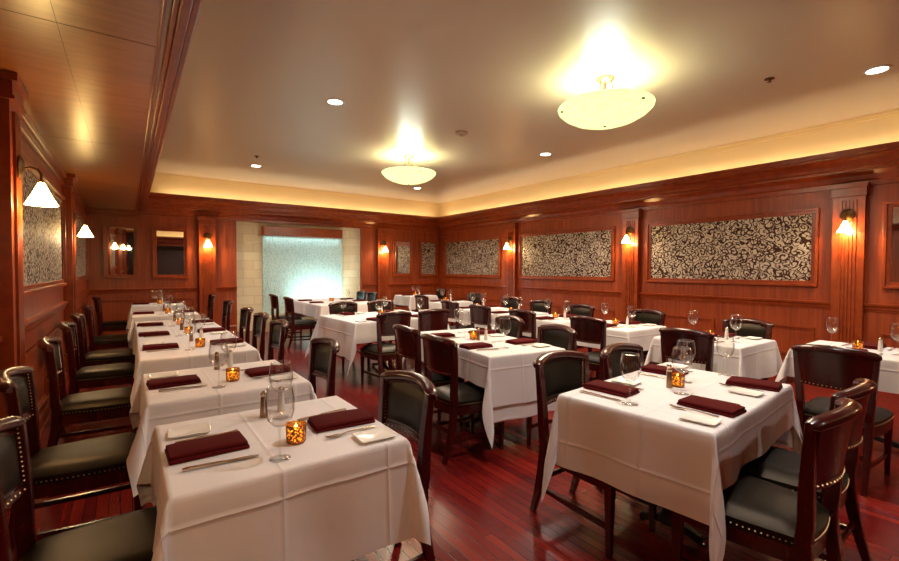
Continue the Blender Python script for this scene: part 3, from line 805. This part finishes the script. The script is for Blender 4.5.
# --- left row of two-seat tables
LT = [(.475, 1.84, .78, .72, 'the first left-row table'), (.455, 2.95, .78, .76, 'the second left-row table'),
      (.445, 5.215, .78, 2.77, 'the long joined left-row table'), (.42, 7.68, .78, .76, 'the sixth left-row table'), (.42, 9.72, .78, .76, 'the last left-row table')]
for i, (cx, cy, sx, sy, d) in enumerate(LT):
    dining(cx, cy, sx, sy, (CS, CS-.01, FS-.02, FS-.04), 0, d, 10+i, 'white tablecloth draped over %s' % d, gain=-.13)
for (cx, cy, d, full) in ((.475, 1.79, 'the first left-row table', 1), (.455, 2.94, 'the second left-row table', 1), (.445, 4.32, 'the joined table\'s camera end', 1),
                    (.445, 5.22, 'the joined table\'s middle', 1), (.445, 6.12, 'the joined table\'s far end', 1), (.42, 7.72, 'the sixth left-row table', 0), (.42, 9.8, 'the last left-row table', 0)):
    setting(cx, cy, -90, 0, .385, 'the wall seat of '+d, full)
    setting(cx, cy, 90, 0, .385, 'the aisle seat of '+d, full)
    centre(cx, cy, d, (.03, -.10), (.0, .27), (.085, .31))
for (x, y, d) in ((-.37, 1.93, 'first left-row table'), (-.485, 2.98, 'second left-row table'), (-.485, 4.2, 'joined table\'s camera end'), (-.485, 5.33, 'joined table\'s middle'), (-.485, 6.32, 'joined table\'s far end'), (-.485, 7.74, 'sixth left-row table'), (-.485, 9.78, 'last left-row table')):
    chair(x, y, -90, 'leather chair with its back to the left wall at the %s' % d)
for (x, y, d) in ((1.09, 1.8, 'first left-row table'), (1.15, 3.06, 'second left-row table'), (1.20, 4.45, 'joined table\'s camera end'), (1.23, 5.3, 'joined table\'s middle'), (1.25, 6.15, 'joined table\'s far end'), (1.29, 7.74, 'sixth left-row table'), (1.34, 9.78, 'last left-row table')):
    chair(x, y, 90, 'leather chair on the aisle side of the %s' % d)

# --- big front right table
def four(cx, cy, sx, sy, rot, along, desc, seed, chairs, ov, under=None, full=True, sp=.33, cand=(0, 0), sb=(.0, .1), sw=(.06, .13), label=None, gain=0, base={}, flare=1.0, lats=None, gy=-.07):
    dining(cx, cy, sx, sy, ov, rot, desc, seed, label or 'white tablecloth draped over %s' % desc, under=under, gain=gain, base=base, flare=flare)
    M2 = Matrix.Rotation(R(rot), 2)
    heads = (0, 180) if along == 'x' else (-90, 90)
    half = sy/2 if along == 'x' else sx/2
    for h, nm in zip(heads, (('front', 'right'), ('left', 'back')) if along == 'x' else (('left', 'front'), ('back', 'right'))):
        for lat, n in zip((-sp, sp) if not lats or h in (180, 90) else lats, nm if h in (0, -90) else nm[::-1]):
            setting(cx, cy, h+rot, lat, half, 'the %s corner of %s' % (n, desc), full, gy=gy)
    centre(cx, cy, desc, cand, sb, sw)
    for (px, py, f, n) in chairs: chair(px, py, f, 'leather chair at the %s corner of %s' % (n, desc))
four(2.46, 1.235, 1.19, .74, 5, 'x', 'the big front-right table', 30,
     [(2.16, .475, 2, 'front'), (2.66, .525, 2, 'right'), (2.10, 1.80, 180, 'left'), (2.66, 1.76, 183, 'back')], (.37, .37, CS, CS), ((.34, .34, .22, .22), .5), base=dict(off=(-.10, 0), L=.16), sp=.33, lats=(-.24, .41), gain=.12, flare=.55, cand=(.05, .04), sb=(-.02, .05), sw=(.07, .1))
four(2.65, 3.20, .75, 1.46, -7, 'y', 'the centre-aisle table', 31,
     [(1.97, 3.46, -93, 'left'), (1.87, 2.80, -92, 'front'), (3.34, 3.48, 84, 'back'), (3.14, 2.66, 84, 'right')], (CS, CS, .38, .38), ((CS-.02, CS-.02, .50, .44), .1), base=dict(off=(-.03, -.12), feet=(0, 180), L=.2), cand=(-.03, .05), sb=(-.03, -.02), sw=(.03, -.06), gain=.55)
four(2.88, 5.62, 1.36, 1.14, 2, 'x', 'the pointed-cloth table', 32,
     [(2.55, 4.62, 0, 'front'), (3.13, 4.64, 0, 'right'), (2.65, 6.50, 180, 'left'), (3.27, 6.48, 180, 'back')], (.46, .42, .25, .25), None, gain=.3, label='white tablecloth with one long pointed corner, centre of the room')
four(3.35, 8.76, 1.16, 2.02, 0, 'y', 'the water-wall table', 33,
     [(2.27, 9.15, -90, 'left'), (2.27, 8.15, -90, 'front'), (4.36, 9.46, 90, 'back'), (4.36, 8.9, 90, 'right')], (CS, CS, FS, FS), full=False)
# --- right row of two-seat tables
RT = [(4.93, .98, 3.77, .90, None, 'the first right-row table'), (4.56, 1.98, 3.86, 1.92, (5.20, 1.92), 'the second right-row table'), (4.72, 3.12, 3.98, 3.03, (5.37, 3.1), 'the third right-row table'),
      (4.72, 4.05, 3.99, 4.03, (5.36, 4.12), 'the fourth right-row table'), (4.78, 4.98, 4.02, 4.90, (5.54, 5.06), 'the fifth right-row table'), (4.86, 5.91, 4.16, 5.83, (5.66, 5.90), 'the sixth right-row table'),
      (5.32, 7.50, 4.62, 7.42, (6.06, 7.42), 'the seventh right-row table'), (5.88, 9.62, None, None, (6.70, 9.62), 'the small table in the far corner')]
for i, (cx, cy, ax, ay, wc, d) in enumerate(RT):
    dining(cx, cy, .76, .76, (CS, CS, .24 if 2 <= i <= 5 else .32, .24 if 2 <= i <= 5 else .32), 0, d, 60+i, 'white tablecloth draped over %s' % d, flare=.6 if 2 <= i <= 5 else 1)
    setting(cx, cy, -90, 0, .38, 'the aisle seat of '+d, i < 4)
    setting(cx, cy, 90, 0, .38, 'the wall seat of '+d, i < 4)
    centre(cx, cy, d, (.0, .03), None, (.04, -.1))
    if ax: chair(ax, ay, -90, 'leather chair with its wooden back to the room at %s' % d)
    if wc: chair(wc[0], wc[1], 90, 'leather chair on the wall side of %s' % d)

# ------------------------------------------------------------------ camera
f, yaw, pit, rol, h = 444.9, R(35.746), R(1.429), R(.233), 1.418
Rt = Vector((cos(yaw), -sin(yaw), 0)); D = Vector((sin(yaw)*cos(pit), cos(yaw)*cos(pit), -sin(pit))); U = Vector((sin(yaw)*sin(pit), cos(yaw)*sin(pit), cos(pit)))
R2 = Rt*cos(rol)+U*sin(rol); U2 = U*cos(rol)-Rt*sin(rol)
cd = bpy.data.cameras.new('camera'); cam = bpy.data.objects.new('camera', cd); COL.objects.link(cam)
cd.sensor_width = 36; cd.sensor_fit = 'HORIZONTAL'; cd.lens = f/899*36; cd.clip_start = .02
m = Matrix(((R2.x, U2.x, -D.x, 0), (R2.y, U2.y, -D.y, 0), (R2.z, U2.z, -D.z, h), (0, 0, 0, 1)))
cam.matrix_world = m
S.camera = cam

# ------------------------------------------------------------------ world and colour
w = bpy.data.worlds.new('world'); S.world = w; w.use_nodes = True
w.node_tree.nodes['Background'].inputs[0].default_value = (.02, .012, .008, 1)
vs = S.view_settings; vs.view_transform = 'Standard'; vs.look = 'None'; vs.gamma = 1; vs.use_curve_mapping = False; vs.exposure = 0.42
c = S.cycles
c.use_denoising = True; c.max_bounces = 8; c.diffuse_bounces = 4; c.glossy_bounces = 4; c.transparent_max_bounces = 24; c.caustics_reflective = False; c.caustics_refractive = False
c.sample_clamp_indirect = 6
